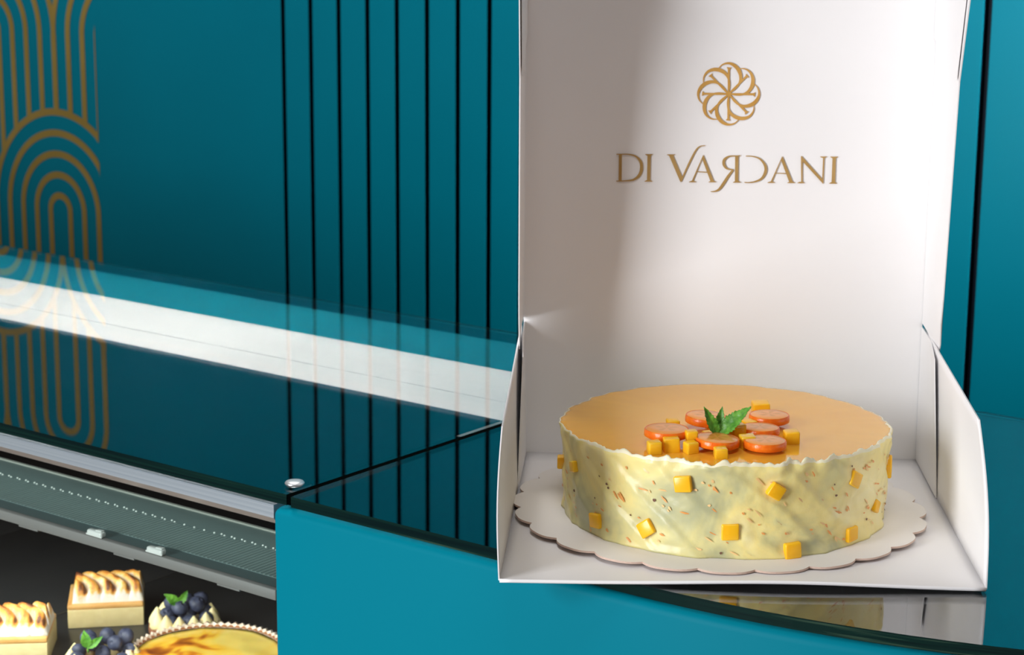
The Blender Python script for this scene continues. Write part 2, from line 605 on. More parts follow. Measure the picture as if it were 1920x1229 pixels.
def sl(u, v, z):
    return (u + 0.97, v - 0.999, z + 0.087)


def sbox(mb, u0, u1, v0, v1, z0, z1, bev=0.0):
    mb.box(sl((u0 + u1) / 2, (v0 + v1) / 2, (z0 + z1) / 2), (u1 - u0, v1 - v0, z1 - z0), None, bev)


mb = MB(); sbox(mb, UL + .01, -0.9705, 1.0045, 1.0945, -0.084, -0.079); mb.build('shelf_panel', M_shelf, shelf)
mb = MB(); sbox(mb, UL + .01, -0.9705, 0.9985, 1.004, -0.087, -0.0785, 0.0008)
for k in range(14):
    u = -1.02 - k * 0.115
    sbox(mb, u - 0.012, u + 0.012, 0.9985, 1.004, -0.0885, -0.0865, 0.0008)
o = mb.build('front_lip', M_lip, shelf)
mb = MB(); sbox(mb, UL + .01, -0.9705, 1.095, 1.0975, -0.084, -0.0772); mb.build('back_edge', M_edge, shelf)
M_pale_strip = mat('pale_strip', (0.20, 0.285, 0.28), 0.4)
M_reflected_rib = mat('reflected_rib', (0.29, 0.385, 0.37), 0.4)  # paler colour painted for lines reflected in the shelf glass
mb = MB(); sbox(mb, UL + .01, -0.9705, 1.018, 1.0645, -0.0788, -0.0783)
mb.mi = 1
for k in range(240):
    u = -0.975 - k * 0.0044
    sbox(mb, u - 0.0007, u + 0.0007, 1.0185, 1.0635, -0.0783, -0.0780)
mb.build('rib_reflection', [M_pale_strip, M_reflected_rib], shelf)  # rib shapes carry the reflected lines
mb = MB(); sbox(mb, UL + .01, -0.9705, 1.0650, 1.0943, -0.0788, -0.0784)
mb.build('plain_strip', M_pale_strip, shelf)
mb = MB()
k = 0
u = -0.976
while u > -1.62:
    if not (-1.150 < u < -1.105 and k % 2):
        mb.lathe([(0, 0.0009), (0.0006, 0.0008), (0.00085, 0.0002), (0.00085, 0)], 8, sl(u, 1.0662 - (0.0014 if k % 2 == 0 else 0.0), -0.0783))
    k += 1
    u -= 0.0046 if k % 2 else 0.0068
mb.build('led_reflection', M_reflected_dot, shelf)  # modelled dots stand for the reflection of the lamp under the rail
# shelf supports (hang it from the rail, at the ends)
for u in (-2.6, -1.95):
    mb = MB()
    sbox(mb, u - 0.002, u + 0.002, 1.024, 1.0285, -0.0787, -0.0247)
    mb.build('hanger', M_inner, shelf)

# lamp under the shelf, lights the pastries
def case_area(name, u, v, z, tu, tv, tz, sx, sy, watts, col):
    d = bpy.data.lights.new(name, 'AREA')
    d.shape = 'RECTANGLE'; d.size, d.size_y = sx, sy; d.energy = watts; d.color = col
    o = bpy.data.objects.new(name, d)
    C.objects.link(o)
    z_ax = (case_pt(u, v, z) - case_pt(tu, tv, tz)).normalized()
    x_ax = Vector((math.cos(PSI), math.sin(PSI), 0))
    y_ax = z_ax.cross(x_ax).normalized()
    mm = Matrix((x_ax, y_ax, z_ax)).transposed().to_4x4()
    mm.translation = case_pt(u, v, z)
    o.matrix_world = mm
    return o


case_area('case_lamp', -1.35, 1.045, -0.0255, -1.35, 1.05, -0.08, 0.75, 0.012, 0.09, (0.9, 1.0, 0.97))
case_area('case_lamp', -1.30, 1.012, -0.0895, -1.30, 1.115, TZ, 0.6, 0.016, 1.5, (1.0, 0.95, 0.86))

for (u, v), lb in (((-1.1694, 1.0005), 'clear plastic clip on the shelf lip, the left one of two'), ((-1.1004, 1.0005), 'clear plastic clip on the shelf lip, nearer the teal counter')):
    mb = MB()
    mb.box((0, 0.0005, 0.0025), (0.0175, 0.006, 0.005), None, 0.0018, 3)
    mb.box((0.0, -0.0018, 0.0012), (0.0185, 0.0018, 0.0016), None, 0.0006, 2)
    mb.box((0.004, 0.001, 0.0052), (0.007, 0.004, 0.0012), None, 0.0005, 2)
    o = mb.build('shelf_clip', M_clip, None, case_pt(u, v + 0.0006, -0.0785), PSI)
    tag(o, lb, 'clip', 'plastic clips on the shelf lip')

# ------------------------------------------------------------------ solid teal counter on the right
RC = 0.71
UC0, VC0 = -0.66, 0.990


def front_curve(off=0.0, u_start=-0.9453, n=40):
    """front edge from the seam round to the back, pushed outwards by off"""
    pts = [(u_start, VC0 - off)]
    for i in range(6):
        pts.append((u_start + (UC0 - u_start) * (i + 1) / 6, VC0 - off))
    amax = math.acos((VC0 + RC - VB) / RC)
    for i in range(1, n + 1):
        a = amax * i / n
        pts.append((UC0 + (RC + off) * math.sin(a), VC0 + RC - (RC + off) * math.cos(a)))
    return pts


counter = case_thing('counter', UE, VC0, -GZ, 'solid teal lacquer counter with dark glass top and curved front, under the white cake box', 'counter')
ku, kv = UE, VC0
mb = MB()
poly = front_curve(0.0) + [(-0.9453, VB)]
mb.prism([(u - ku, v - kv) for u, v in poly], GZ - 0.008, GZ, smooth_sides=False, side_mi=1)
mb.build('glass_top', [M_glass, M_glassedge], counter)
# body with a rounded top edge
mb = MB()
lev = [(0.0, 0.0), (0.0, GZ - 0.0160)] + [(0.0065 * (1 - math.cos(t)), GZ - 0.0160 + 0.0065 * math.sin(t)) for t in [PI / 2 * i / 6 for i in range(1, 7)]]
rings = []
for inset, z in lev:
    cor = 0.004
    base = front_curve(0.0025 - inset, -0.957 + inset * 0.3)
    # rounded front-left corner and left side
    pl = []
    u_l = -0.961 + inset
    for i in range(7):
        t = PI / 2 * (i / 6)
        pl.append((u_l + cor - cor * math.cos(t), base[0][1] + cor - cor * math.sin(t)))
    pts = pl + base[1:] + [(base[-1][0], VB - 0.0005), (u_l, VB - 0.0005)]
    rings.append([mb.v((u - ku, v - kv, z)) for u, v in pts])
for A, B in zip(rings, rings[1:]):
    for i in range(len(A)):
        j = (i + 1) % len(A)
        mb.face([A[i], A[j], B[j], B[i]], True)
mb.face(rings[-1])
mb.face(list(reversed(rings[0])))
body = mb.build('body', M_teal, counter)
mb = MB()
poly = front_curve(-0.006, -0.948) + [(-0.948, VB - 0.004)]
mb.prism([(u - ku, v - kv) for u, v in poly], GZ - 0.0092, GZ - 0.0084)
mb.build('top_board', M_black, counter)

# ------------------------------------------------------------------ cake box
BO = Vector((0.1528, 1.3225, GZ))
BYAW = R(-2.3)
box = thing('cake_box', BO, BYAW, 'open white card cake box with gold printed lid standing on the dark glass counter', 'box')
fl, fr, br, bl = (-0.1535, -0.149), (0.149, -0.147), (0.152, 0.148), (-0.1475, 0.148)
T = 0.0008


def floor_pt(s, t, dz=0.0):
    x = (fl[0] * (1 - s) + fr[0] * s) * (1 - t) + (bl[0] * (1 - s) + br[0] * s) * t
    y = (fl[1] * (1 - s) + fr[1] * s) * (1 - t) + (bl[1] * (1 - s) + br[1] * s) * t
    bow = (0.0024 * math.exp(-((s - 0.60) / 0.26) ** 2) + 0.0008) * (1 - t) ** 5
    return Vector((x, y, 0.0016 + bow + dz))


mb = MB()
top = [[mb.v(floor_pt(i / 40, j / 12)) for j in range(13)] for i in range(41)]
bot = [[mb.v(floor_pt(i / 40, j / 12, -0.0014)) for j in range(13)] for i in range(41)]
for i in range(40):
    for j in range(12):
        mb.face([top[i][j], top[i + 1][j], top[i + 1][j + 1], top[i][j + 1]], True)
        mb.face([bot[i][j + 1], bot[i + 1][j + 1], bot[i + 1][j], bot[i][j]], True)
for j in range(12):
    mb.face([top[0][j], top[0][j + 1], bot[0][j + 1], bot[0][j]])
    mb.face([top[40][j + 1], top[40][j], bot[40][j], bot[40][j + 1]])
for i in range(40):
    mb.face([top[i][12], top[i + 1][12], bot[i + 1][12], bot[i][12]])
# rolled front fold
mb.tube([floor_pt(i / 40, 0, -0.0006) for i in range(41)], 0.00125, 10)
mb.build('base', M_card, box)

HL, HR = (-0.150, 0.148, 0.1055), (0.1515, 0.148, 0.107)
mb = MB()
mb.sheet([(bl[0], bl[1], 0.001), (br[0], br[1], 0.001), HR, HL], (0, T, 0))
mb.build('back_wall', M_card, box)


def curved_wall(b0, b1, t1, t0, out, bulge):
    """side wall: bottom front b0 to bottom back b1, top back t1, top front t0"""
    mb = MB()
    b0, b1, t0, t1 = map(Vector, (b0, b1, t0, t1))

    def fn(s, t):
        p = (b0 * (1 - s) + b1 * s) * (1 - t) + (t0 * (1 - s) + t1 * s) * t
        # rounded front top corner
        return p + Vector((out * bulge * math.sin(PI * t) * (1 - s), 0, 0))
    n, k = 24, 12
    A = [[mb.v(fn(i / n, j / k)) for j in range(k + 1)] for i in range(n + 1)]
    B = [[mb.v(fn(i / n, j / k) + Vector((out * T, 0, 0))) for j in range(k + 1)] for i in range(n + 1)]
    for i in range(n):
        for j in range(k):
            mb.face([A[i][j], A[i + 1][j], A[i + 1][j + 1], A[i][j + 1]], True)
            mb.face([B[i][j], B[i][j + 1], B[i + 1][j + 1], B[i + 1][j]], True)
    for i in range(n):
        mb.face([A[i][k], A[i + 1][k], B[i + 1][k], B[i][k]])
        mb.face([A[i + 1][0], A[i][0], B[i][0], B[i + 1][0]])
    for j in range(k):
        mb.face([A[0][j], A[0][j + 1], B[0][j + 1], B[0][j]])
        mb.face([A[n][j + 1], A[n][j], B[n][j], B[n][j + 1]])
    return mb


curved_wall((fl[0], fl[1], 0.002), (bl[0], bl[1], 0.001), (-0.1512, 0.147, 0.1035), (-0.1522, -0.149, 0.1020), -1, 0.002).build('side_wall', M_card, box)
curved_wall((fr[0], fr[1], 0.002), (br[0], br[1], 0.001), (0.1530, 0.147, 0.1050), (0.1385, -0.147, 0.1110), 1, 0.003).build('side_wall', M_card, box)

mb = MB()
mb.sheet([(br[0] - 0.0006, 0.1474, 0.002), (0.1500, 0.0453, 0.0022), (0.1458, 0.058, 0.1012), (0.1500, 0.10, 0.1050), (0.1508, 0.1474, 0.1060)], (0.0007, 0, 0))
mb.build('inner_flap', M_card, box)
mb = MB()
mb.sheet([(bl[0] + 0.0006, 0.1474, 0.002), (-0.1493, 0.0448, 0.0022), (-0.1468, 0.055, 0.0985), (-0.1488, 0.10, 0.1030), (-0.1492, 0.1474, 0.1048)], (-0.0007, 0, 0))
mb.build('inner_flap', M_card, box)

# lid: back sheet with side flaps and tucked front-panel ends
LT = 0.405
lid = None
mb = MB()
mb.sheet([HL, HR, (0.1502, 0.1475, LT), (-0.1502, 0.1475, LT)], (0, T, 0))
lid = mb.build('lid', M_card, box)


def flap_pts(sg):
    x0 = 0.1512 if sg > 0 else -0.1500
    x1 = 0.1500 if sg > 0 else -0.1502
    P = [(x0, 0.1476, 0.1085)]
    # lower edge swings forward and down in a curve
    P += [(x0 + sg * 0.0006, 0.128, 0.1068), (x0 + sg * 0.0010, 0.100, 0.1020), (x0 + sg * 0.0004, 0.080, 0.0990), (x0, 0.0735, 0.1000)]
    P += [(x0, 0.0690, 0.1090), (x1, 0.0645, 0.1250), (x1, 0.0600, 0.1450), (x1, 0.0520, 0.22), (x1, 0.0440, 0.2990), (x1, 0.0220, 0.3560), (x1, 0.016, LT), (x1, 0.1472, LT)]
    return P


for sg in (-1, 1):
    mb = MB()
    mb.sheet(flap_pts(sg), (sg * T, 0, 0))
    f = mb.build('lid_flap', M_card, lid)
    mb = MB()
    x = sg * 0.1493 if sg > 0 else -0.1495
    mb.sheet([(x, 0.1470, LT), (x, 0.0225, LT), (x, 0.0290, 0.356), (x, 0.0480, 0.3000), (x, 0.10, 0.312), (x, 0.142, 0.3215), (x, 0.1470, 0.3225)], (sg * -0.0005, 0, 0))
    mb.build('tuck_flap', M_card, lid)

# printed emblem and lettering on the lid, drawn in units of the lid (X, Z)
QX = [(-0.09344, 0.31246), (0.09056, 0.31441), (0.09576, 0.19573), (-0.09138, 0.19311)]


def lp(x, y):
    s, t = x / 1920.0, y / 1226.0
    X = (QX[0][0] * (1 - s) + QX[1][0] * s) * (1 - t) + (QX[3][0] * (1 - s) + QX[2][0] * s) * t
    Z = (QX[0][1] * (1 - s) + QX[1][1] * s) * (1 - t) + (QX[3][1] * (1 - s) + QX[2][1] * s) * t
    return X, Z


PY = 0.1470


class Print:
    def __init__(self):
        self.mb = MB()
        self.k = 0

    def poly(self, pts):
        y = PY - 0.0000015 * self.k
        self.k += 1
        self.mb.face([self.mb.v((X, y, Z)) for X, Z in [lp(*p) for p in pts]])

    def stroke(self, pts, ws, sub=8):
        """variable width stroke along a smooth curve"""
        P = [Vector(p) for p in pts]
        if len(P) > 2 and sub > 1:
            Q, W = [], []
            n = len(P)
            for i in range(n - 1):
                p0, p1, p2, p3 = P[max(i - 1, 0)], P[i], P[i + 1], P[min(i + 2, n - 1)]
                for j in range(sub):
                    t = j / sub
                    q = 0.5 * ((2 * p1) + (-p0 + p2) * t + (2 * p0 - 5 * p1 + 4 * p2 - p3) * t * t + (-p0 + 3 * p1 - 3 * p2 + p3) * t ** 3)
                    Q.append(q)
                    W.append(ws[i] * (1 - t) + ws[i + 1] * t)
            Q.append(P[-1]); W.append(ws[-1])
            P, ws = Q, W
        y = PY - 0.0000015 * self.k
        self.k += 1
        prev = None
        for i in range(len(P)):
            d = P[min(i + 1, len(P) - 1)] - P[max(i - 1, 0)]
            d.normalize()
            n = Vector((-d.y, d.x)) * ws[i] / 2
            cur = [self.mb.v((X, y, Z)) for X, Z in (lp(*(P[i] + n)), lp(*(P[i] - n)))]
            if prev:
                self.mb.face([prev[0], cur[0], cur[1], prev[1]])
            prev = cur

    def serif(self, x, y, w=56, h=9, flip=1):
        """small bracketed serif: y is the outer side, flip=1 for a foot, -1 for a head"""
        self.poly([(x - w / 2, y), (x + w / 2, y), (x + w / 2, y - flip * h * 0.55), (x + w * 0.22, y - flip * h * 1.6), (x - w * 0.22, y - flip * h * 1.6), (x - w / 2, y - flip * h * 0.55)])

    def build(self, name):
        o = self.mb.build(name, M_foil, lid, fix=False)
        return o


# emblem: eight turned letter shapes round a hub
P = Print()
ecx, ecy = 966, 348
for k in range(8):
    a = k * PI / 4

    def rt(x, y):
        return (ecx + x * math.cos(a) + y * math.sin(a), ecy + x * math.sin(a) - y * math.cos(a))
    P.poly([rt(-7, 0), rt(7, 0), rt(10, 198), rt(-6, 198)])
    P.poly([rt(-15, 205), rt(23, 200), rt(19, 195), rt(10, 187), rt(-5, 187), rt(-11, 197)])
    pts = [(-82, 190), (-45, 224), (5, 233), (52, 211), (83, 170), (93, 122), (80, 78), (50, 38), (6, 6)]
    P.stroke([rt(*q) for q in pts], [4, 10, 18, 27, 29, 23, 15, 9, 5])
P.poly([(ecx + 17 * math.cos(i * PI / 8), ecy + 17 * math.sin(i * PI / 8)) for i in range(16)])
o = P.build('emblem'); o.data.materials[0] = M_foil2; o['label'] = 'gold round emblem of eight turned petals'

P = Print()
# D
P.poly([(124, 812), (148, 812), (146, 1012), (122, 1012)])
P.stroke([(106, 809), (136, 809), (200, 810), (255, 826), (292, 868), (298, 925), (278, 975), (235, 1006), (175, 1014), (104, 1016)], [7, 8, 9, 14, 22, 26, 23, 16, 9, 7])
# I
P.poly([(344, 815), (370, 815), (366, 1015), (340, 1015)])
P.serif(356, 808, 58, 8, -1); P.serif(352, 1021, 60, 8, 1)
# V with swash
P.poly([(508, 815), (540, 815), (612, 985), (600, 1026), (592, 1012)])
P.serif(525, 810, 62, 7, -1)
P.stroke([(601, 1020), (640, 930), (680, 845), (715, 780), (745, 750), (788, 742)], [10, 13, 14, 12, 9, 5])
# A
P.poly([(772, 812), (782, 836), (855, 1020), (828, 1020), (764, 846)])
P.poly([(772, 812), (764, 846), (694, 1020), (682, 1020)])
P.poly([(724, 940), (808, 946), (810, 953), (722, 947)])
P.serif(690, 1026, 56, 7, 1); P.serif(842, 1026, 60, 7, 1)
# reversed R with long tail
P.poly([(1016, 822), (1042, 822), (1040, 1022), (1014, 1022)])
P.serif(1030, 1029, 60, 8, 1)
P.stroke([(1058, 820), (1020, 822), (970, 826), (934, 850), (930, 888), (955, 920), (1002, 928)], [7, 8, 12, 20, 22, 14, 7])
P.stroke([(1000, 930), (965, 975), (930, 1030), (893, 1080), (860, 1096), (828, 1098)], [14, 19, 22, 18, 11, 4])
# open D
P.stroke([(1098, 823), (1150, 826), (1205, 845), (1245, 895), (1248, 945), (1220, 995), (1170, 1020), (1120, 1028), (1086, 1026)], [7, 8, 12, 20, 23, 18, 12, 8, 6])
# A
P.poly([(1377, 822), (1388, 848), (1458, 1025), (1430, 1025), (1368, 856)])
P.poly([(1377, 822), (1368, 856), (1298, 1025), (1286, 1025)])
P.poly([(1328, 952), (1412, 955), (1414, 962), (1326, 958)])
P.serif(1292, 1031, 56, 7, 1); P.serif(1445, 1032, 58, 7, 1)
# N
P.poly([(1519, 822), (1532, 826), (1532, 1028), (1521, 1028)])
P.poly([(1519, 822), (1545, 845), (1690, 1010), (1690, 1040), (1524, 856)])
P.poly([(1688, 832), (1699, 832), (1690, 1040), (1680, 1026)])
P.serif(1520, 1033, 56, 7, 1); P.serif(1692, 826, 52, 7, -1)
# I
P.poly([(1760, 834), (1786, 834), (1780, 1030), (1752, 1030)])
P.serif(1772, 827, 58, 8, -1); P.serif(1764, 1037, 60, 8, 1)
o = P.build('lettering'); o['label'] = 'gold capitals DI VARDANI'

# ------------------------------------------------------------------ cake board
mb = MB()
NSC = 24


def scal(r, z, a):
    t = (a * NSC / (2 * PI)) % 1.0
    return r - 0.0058 * (1 - math.sin(PI * t)) ** 1.6 * (r / 0.1440), z


seg = NSC * 12
rings = mb.lathe([(0, 0.0014), (0.10, 0.0014), (0.1440, 0.0014)], seg, fn=scal, smooth=False)
mb.mi = 1
r2 = mb.lathe([(0.1440, 0.0014), (0.1440, 0.0), (0, 0.0)], seg, fn=scal, smooth=False)
bmesh.ops.remove_doubles(mb.bm, verts=mb.bm.verts[:], dist=1e-6)
board = mb.build('cake_board', [M_boardtop, M_boardedge], None, (0.1452, 1.3302, GZ + 0.0046), R(4))
tag(board, 'thin white scalloped cake board lying in the white box under the cake', 'cake board')

# ------------------------------------------------------------------ cake
CB = 0.0061                        # underside of the cake above the glass
CX, CY = 0.1475, 1.3225
CH = 0.0605
cake = thing('citrus_cake', (CX, CY, GZ + CB), 0, 'round cake in pale yellow cream with orange glaze top, standing in the open white box', 'cake')


def frost_r(a, z):
    """radius of the frosting at angle a and height z"""
    t = (CH - z)
    s = a * 0.112
    q = (s + 1.25 * (z - CH)) / 0.0400
    q += 0.30 * mn.noise(Vector((math.cos(a) * 2.2, math.sin(a) * 2.2, z * 12)))
    f = q % 1.0
    ridge = (f ** 1.7) * min(1.0, (1 - f) / 0.17)
    n1 = mn.noise(Vector((math.cos(a) * 5, math.sin(a) * 5, z * 40)))
    n2 = mn.noise(Vector((math.cos(a) * 16, math.sin(a) * 16, z * 140 + 5)))
    base = 0.1096 + 0.0026 * (z / CH)
    foot = 0.0022 * max(0, 1 - z / 0.006) * (0.5 + n1)
    rim = 0.0008 * max(0, (z - CH * 0.90) / (CH * 0.10)) * (0.3 + 1.5 * n2)
    return base + 0.0021 * ridge + 0.0011 * n1 + 0.0005 * n2 + foot + rim


def ragged(a):
    front = max(0.0, math.cos(a + PI / 2 - 0.10)) ** 0.7     # strongest where it faces the shop
    n = mn.noise(Vector((math.cos(a) * 14, math.sin(a) * 14, 3.0)))
    n2 = mn.noise(Vector((math.cos(a) * 34, math.sin(a) * 34, 8.0)))
    n3 = mn.noise(Vector((math.cos(a) * 80, math.sin(a) * 80, 1.0)))
    return max(0.0002, 0.0003 + 0.0050 * front * (0.80 + 0.55 * n + 0.45 * n2 + 0.12 * n3))


mb = MB()
NA, NZ = 420, 46
cols = []
for i in range(NA):
    a = 2 * PI * i / NA
    ca, sa = math.cos(a), math.sin(a)
    col = []
    for j in range(NZ + 1):
        z = CH * j / NZ
        r = frost_r(a, z)
        col.append(mb.v((r * ca, r * sa, z)))
    rg = ragged(a)
    rt = frost_r(a, CH)
    wd = 0.0012 + rg * 0.75
    for dr, dz in ((0.12, 0.40), (0.25, 0.8), (0.42, 1.0), (0.62, 0.8), (0.85, 0.25), (1.0, -0.25)):
        col.append(mb.v(((rt - dr * wd) * ca, (rt - dr * wd) * sa, CH + rg * dz)))
    col.append(mb.v((0.095 * ca, 0.095 * sa, CH - 0.0006)))
    cols.append(col)
for i in range(NA):
    A, B = cols[i], cols[(i + 1) % NA]
    for j in range(len(A) - 1):
        mb.mi = 0 if j < NZ + 1 else 1
        mb.face([A[j], B[j], B[j + 1], A[j + 1]], True)
mb.mi = 0
mb.face([c[0] for c in reversed(cols)])
# zest shreds and crumbs showing in the cream
for k in range(260):
    a = R(-178 + 176 * rnd.random())
    z = 0.003 + (CH - 0.008) * rnd.random()
    big = rnd.random()
    mb.mi = 3 if big > 0.91 else (2 if big > 0.38 else 4)
    L_ = (0.0011 + 0.0032 * rnd.random() ** 2) if mb.mi != 3 else 0.0007 + 0.0008 * rnd.random()
    wd = (0.0005 + 0.0004 * rnd.random()) if mb.mi != 3 else L_ * 0.8
    tilt = R(-30 + 60 * (rnd.random() - 0.5))
    ct, st = math.cos(tilt), math.sin(tilt)
    ring = []
    for i in range(9):
        t = 2 * PI * i / 9
        k1 = rnd.uniform(0.65, 1.2)
        x, y = L_ * k1 * math.cos(t), wd * k1 * math.sin(t)
        x, y = x * ct - y * st, x * st + y * ct
        aa, zz = a + x / 0.111, min(max(z + y, 0.001), CH - 0.001)
        rr_ = frost_r(aa, zz) + 0.00004
        ring.append(mb.v((rr_ * math.cos(aa), rr_ * math.sin(aa), zz)))
    rr_ = frost_r(a, z) + 0.00014
    c_ = mb.v((rr_ * math.cos(a), rr_ * math.sin(a), z))
    for i in range(9):
        mb.face([ring[i], ring[(i + 1) % 9], c_], True)
mb.build('frosting', [M_cream, M_rim, M_fleck, M_dark, M_fleck2], cake, fix=False)

mb = MB()


def gl(r, z, a):
    k = (frost_r(a, CH) - 0.0006) / 0.1122
    return r * k, z


mb.lathe([(0, 0.0004), (0.06, 0.0004), (0.1085, 0.0004), (0.1112, 0.0002), (0.1122, -0.0005), (0.1118, -0.0014)], 240, fn=gl)
mb.build('glaze', M_glaze, cake, (0, 0, CH + 0.0004))
GLZ = CH + 0.0008


def cube(name, p, s, eul, m_, rounder=0.0011):
    mb = MB()
    vs = mb.box((0, 0, 0), s, None, rounder, 3)
    for v in mb.bm.verts:
        n = mn.noise(v.co * 180 + Vector(p) * 900)
        v.co += v.co.normalized() * n * 0.0005
    o = mb.build(name, m_, cake, p)
    o.rotation_euler = eul
    return o


# cubes pressed into the side
side = [(-109.4, 0.0551, 8, 1.05), (-79.0, 0.052, -32, 0.95), (-47.0, 0.0518, -28, 0.95), (-11.3, 0.0343 + 0.009, -62, 1.15), (-159.7, 0.0464, 15, 0.72), (178.5, 0.0375, 2, 0.85),
        (-144.6, 0.0166, 8, 0.95), (-122.3, 0.0211, 35, 1.0), (-93.5, 0.0246, 2, 1.05), (-72.3, 0.0111, 4, 1.05), (-46.8, 0.0142, 3, 0.95), (-31.0, 0.0261, -30, 0.8)]
for ang, z, rot, k in side:
    a = R(ang)
    z -= CB
    r = max(frost_r(a + R(da), z + dz) for da in (-2.5, 0, 2.5) for dz in (-0.004, 0, 0.004)) - 0.0018 + (0.0 if ang != 178.5 else 0.0012)
    ez = Vector((math.cos(a), math.sin(a), 0)); ex = Vector((-math.sin(a), math.cos(a), 0)); ey = Vector((0, 0, 1))
    t = R(rot)
    ax = ex * math.cos(t) + ey * math.sin(t); ay = -ex * math.sin(t) + ey * math.cos(t)
    eul = Matrix((ax, ay, ez)).transposed().to_euler()
    cube('fruit_cube', (r * math.cos(a), r * math.sin(a), z), (0.0108 * k, 0.0102 * k, 0.0078), eul, M_jelly if k != 0.72 else M_jelly2)

# fruit heaped on the glaze, positions from the cake centre
top_cubes = [(-0.0545, -0.080, 0.0045, 0.0088, 12, 2), (-0.0490, -0.066, 0.0040, 0.0085, 40, 2), (-0.0430, -0.0735, 0.0050, 0.0105, 4, 1), (-0.0304, -0.0775, 0.0040, 0.0085, 25, 2), (-0.0295, -0.0690, 0.0100, 0.0078, 10, 1),
             (-0.0376, -0.0196, 0.0038, 0.0085, 8, 1), (-0.0120, -0.0880, 0.0036, 0.0088, 5, 2), (0.0012, -0.0340, 0.0045, 0.0100, 15, 1), (0.0020, -0.0480, 0.0080, 0.0110, 30, 2), (0.0080, -0.0640, 0.0045, 0.0100, 8, 2),
             (0.0385, -0.0515, 0.0045, 0.0100, 6, 1), (0.0275, 0.0250, 0.0045, 0.0120, 3, 1), (-0.0083, 0.0060, 0.0035, 0.0085, 15, 1), (0.0140, -0.0190, 0.0036, 0.0095, 28, 1), (-0.0150, -0.0470, 0.0034, 0.0090, 20, 1), (-0.0020, -0.0640, 0.0034, 0.0080, 33, 1)]
for x, y, h, s, rz, kind in top_cubes:
    cube('fruit_cube', (x, y, GLZ + h - 0.0004), (s, s * 0.95, min(2 * h, s) if h < 0.0075 else s * 0.85), (R(3), R(-2), R(rz)), M_jelly if kind == 1 else M_jelly2)


def kumquat(x, y, z, r, tx, ty):
    mb = MB()
    h = 0.0054
    mb.lathe([(0, 0), (r * 0.90, 0), (r * 0.99, 0.0008), (r, h * 0.5), (r * 0.985, h - 0.0007), (r * 0.95, h)], 48)
    mb.lathe([(r * 0.95, h), (r * 0.93, h - 0.0002), (0, h - 0.0002)], 48)
    o = mb.build('kumquat_slice', M_rind, cake, (x, y, GLZ + z))
    o.rotation_euler = (R(tx), R(ty), R(rnd.uniform(0, 90)))
    o['label'] = 'orange kumquat rind'
    mb = MB()
    mb.lathe([(0, h + 0.0004), (r * 0.5, h + 0.0005), (r * 0.84, h + 0.0003), (r * 0.92, h - 0.0003)], 48)
    f = mb.build('flesh', M_flesh, o)
    f['label'] = 'pale orange seeded flesh'


kumquat(-0.0448, -0.0580, 0.0058, 0.0150, 0, 0)
kumquat(-0.0150, -0.0160, 0.0040, 0.0142, 2, 1)
kumquat(-0.0127, -0.0690, 0.0028, 0.0148, 0, 3)
kumquat(0.0292, -0.0085, 0.0030, 0.0140, 0, 0)
kumquat(0.0193, -0.0390, 0.0022, 0.0132, 0, 1)
kumquat(0.0187, -0.0700, 0.0018, 0.0143, 0, 0)


def leaf(mb, base, tip, up, w, n=44, fold=0.35, curl=0.0, teeth=11):
    """serrated leaf between base and tip, folded along its midrib"""
    base, tip, up = Vector(base), Vector(tip), Vector(up)
    d = tip - base
    ax = d.normalized()
    side = ax.cross(up).normalized()
    nrm = side.cross(ax).normalized()
    rows = []
    for i in range(n + 1):
        t = i / n
        ww = w * (math.sin(PI * min(1, t ** 0.80)) ** 0.85) * (1 - 0.25 * t)
        tooth = 1 - 0.20 * (1 - ((t * teeth) % 1.0))
        ww = max(ww * tooth, 0.0002)
        c = base + d * t + nrm * curl * math.sin(PI * t) * d.length
        row = []
        for k in (-1.0, -0.66, -0.33, 0, 0.33, 0.66, 1.0):
            vein = 0.06 * w * math.cos(t * 30 - abs(k) * 7) * (1 if k else 0)
            row.append(mb.v(c + side * ww * k + nrm * (abs(k) * ww * fold + vein)))
        rows.append(row)
    for A, B in zip(rows, rows[1:]):
        for i in range(6):
            mb.face([A[i], A[i + 1], B[i + 1], B[i]], True)
    # underside, a hair's breadth below
    rows2 = [[mb.v(v.co - nrm * 0.00035) for v in row] for row in rows]
    for A, B in zip(rows2, rows2[1:]):
        for i in range(6):
            mb.face([A[i], B[i], B[i + 1], A[i + 1]], True)


mb = MB()
leaf(mb, (0, 0, 0), (0.0215, 0.0040, 0.0195), (-0.55, -0.75, 0.5), 0.0070, 66, 0.30, 0.04, 13)
leaf(mb, (0, 0, 0), (-0.0100, -0.001, 0.0205), (0.35, -0.9, 0.2), 0.0046, 54, 0.45, -0.03, 9)
leaf(mb, (0, 0.003, 0), (0.0028, 0.006, 0.0190), (-0.2, -0.9, 0.2), 0.0042, 54, 0.35, 0.02, 9)
mb.tube([(0, 0.0005, -0.005), (0, 0, 0.0), (0.0008, 0.0003, 0.0015)], [0.0010, 0.0009, 0.0006], 8)
o = mb.build('mint_sprig', M_leaf, cake, (-0.0105, -0.0565, GLZ + 0.0055), fix=False)
o['label'] = 'green mint sprig on the kumquat slices'

# ------------------------------------------------------------------ pastries in the case


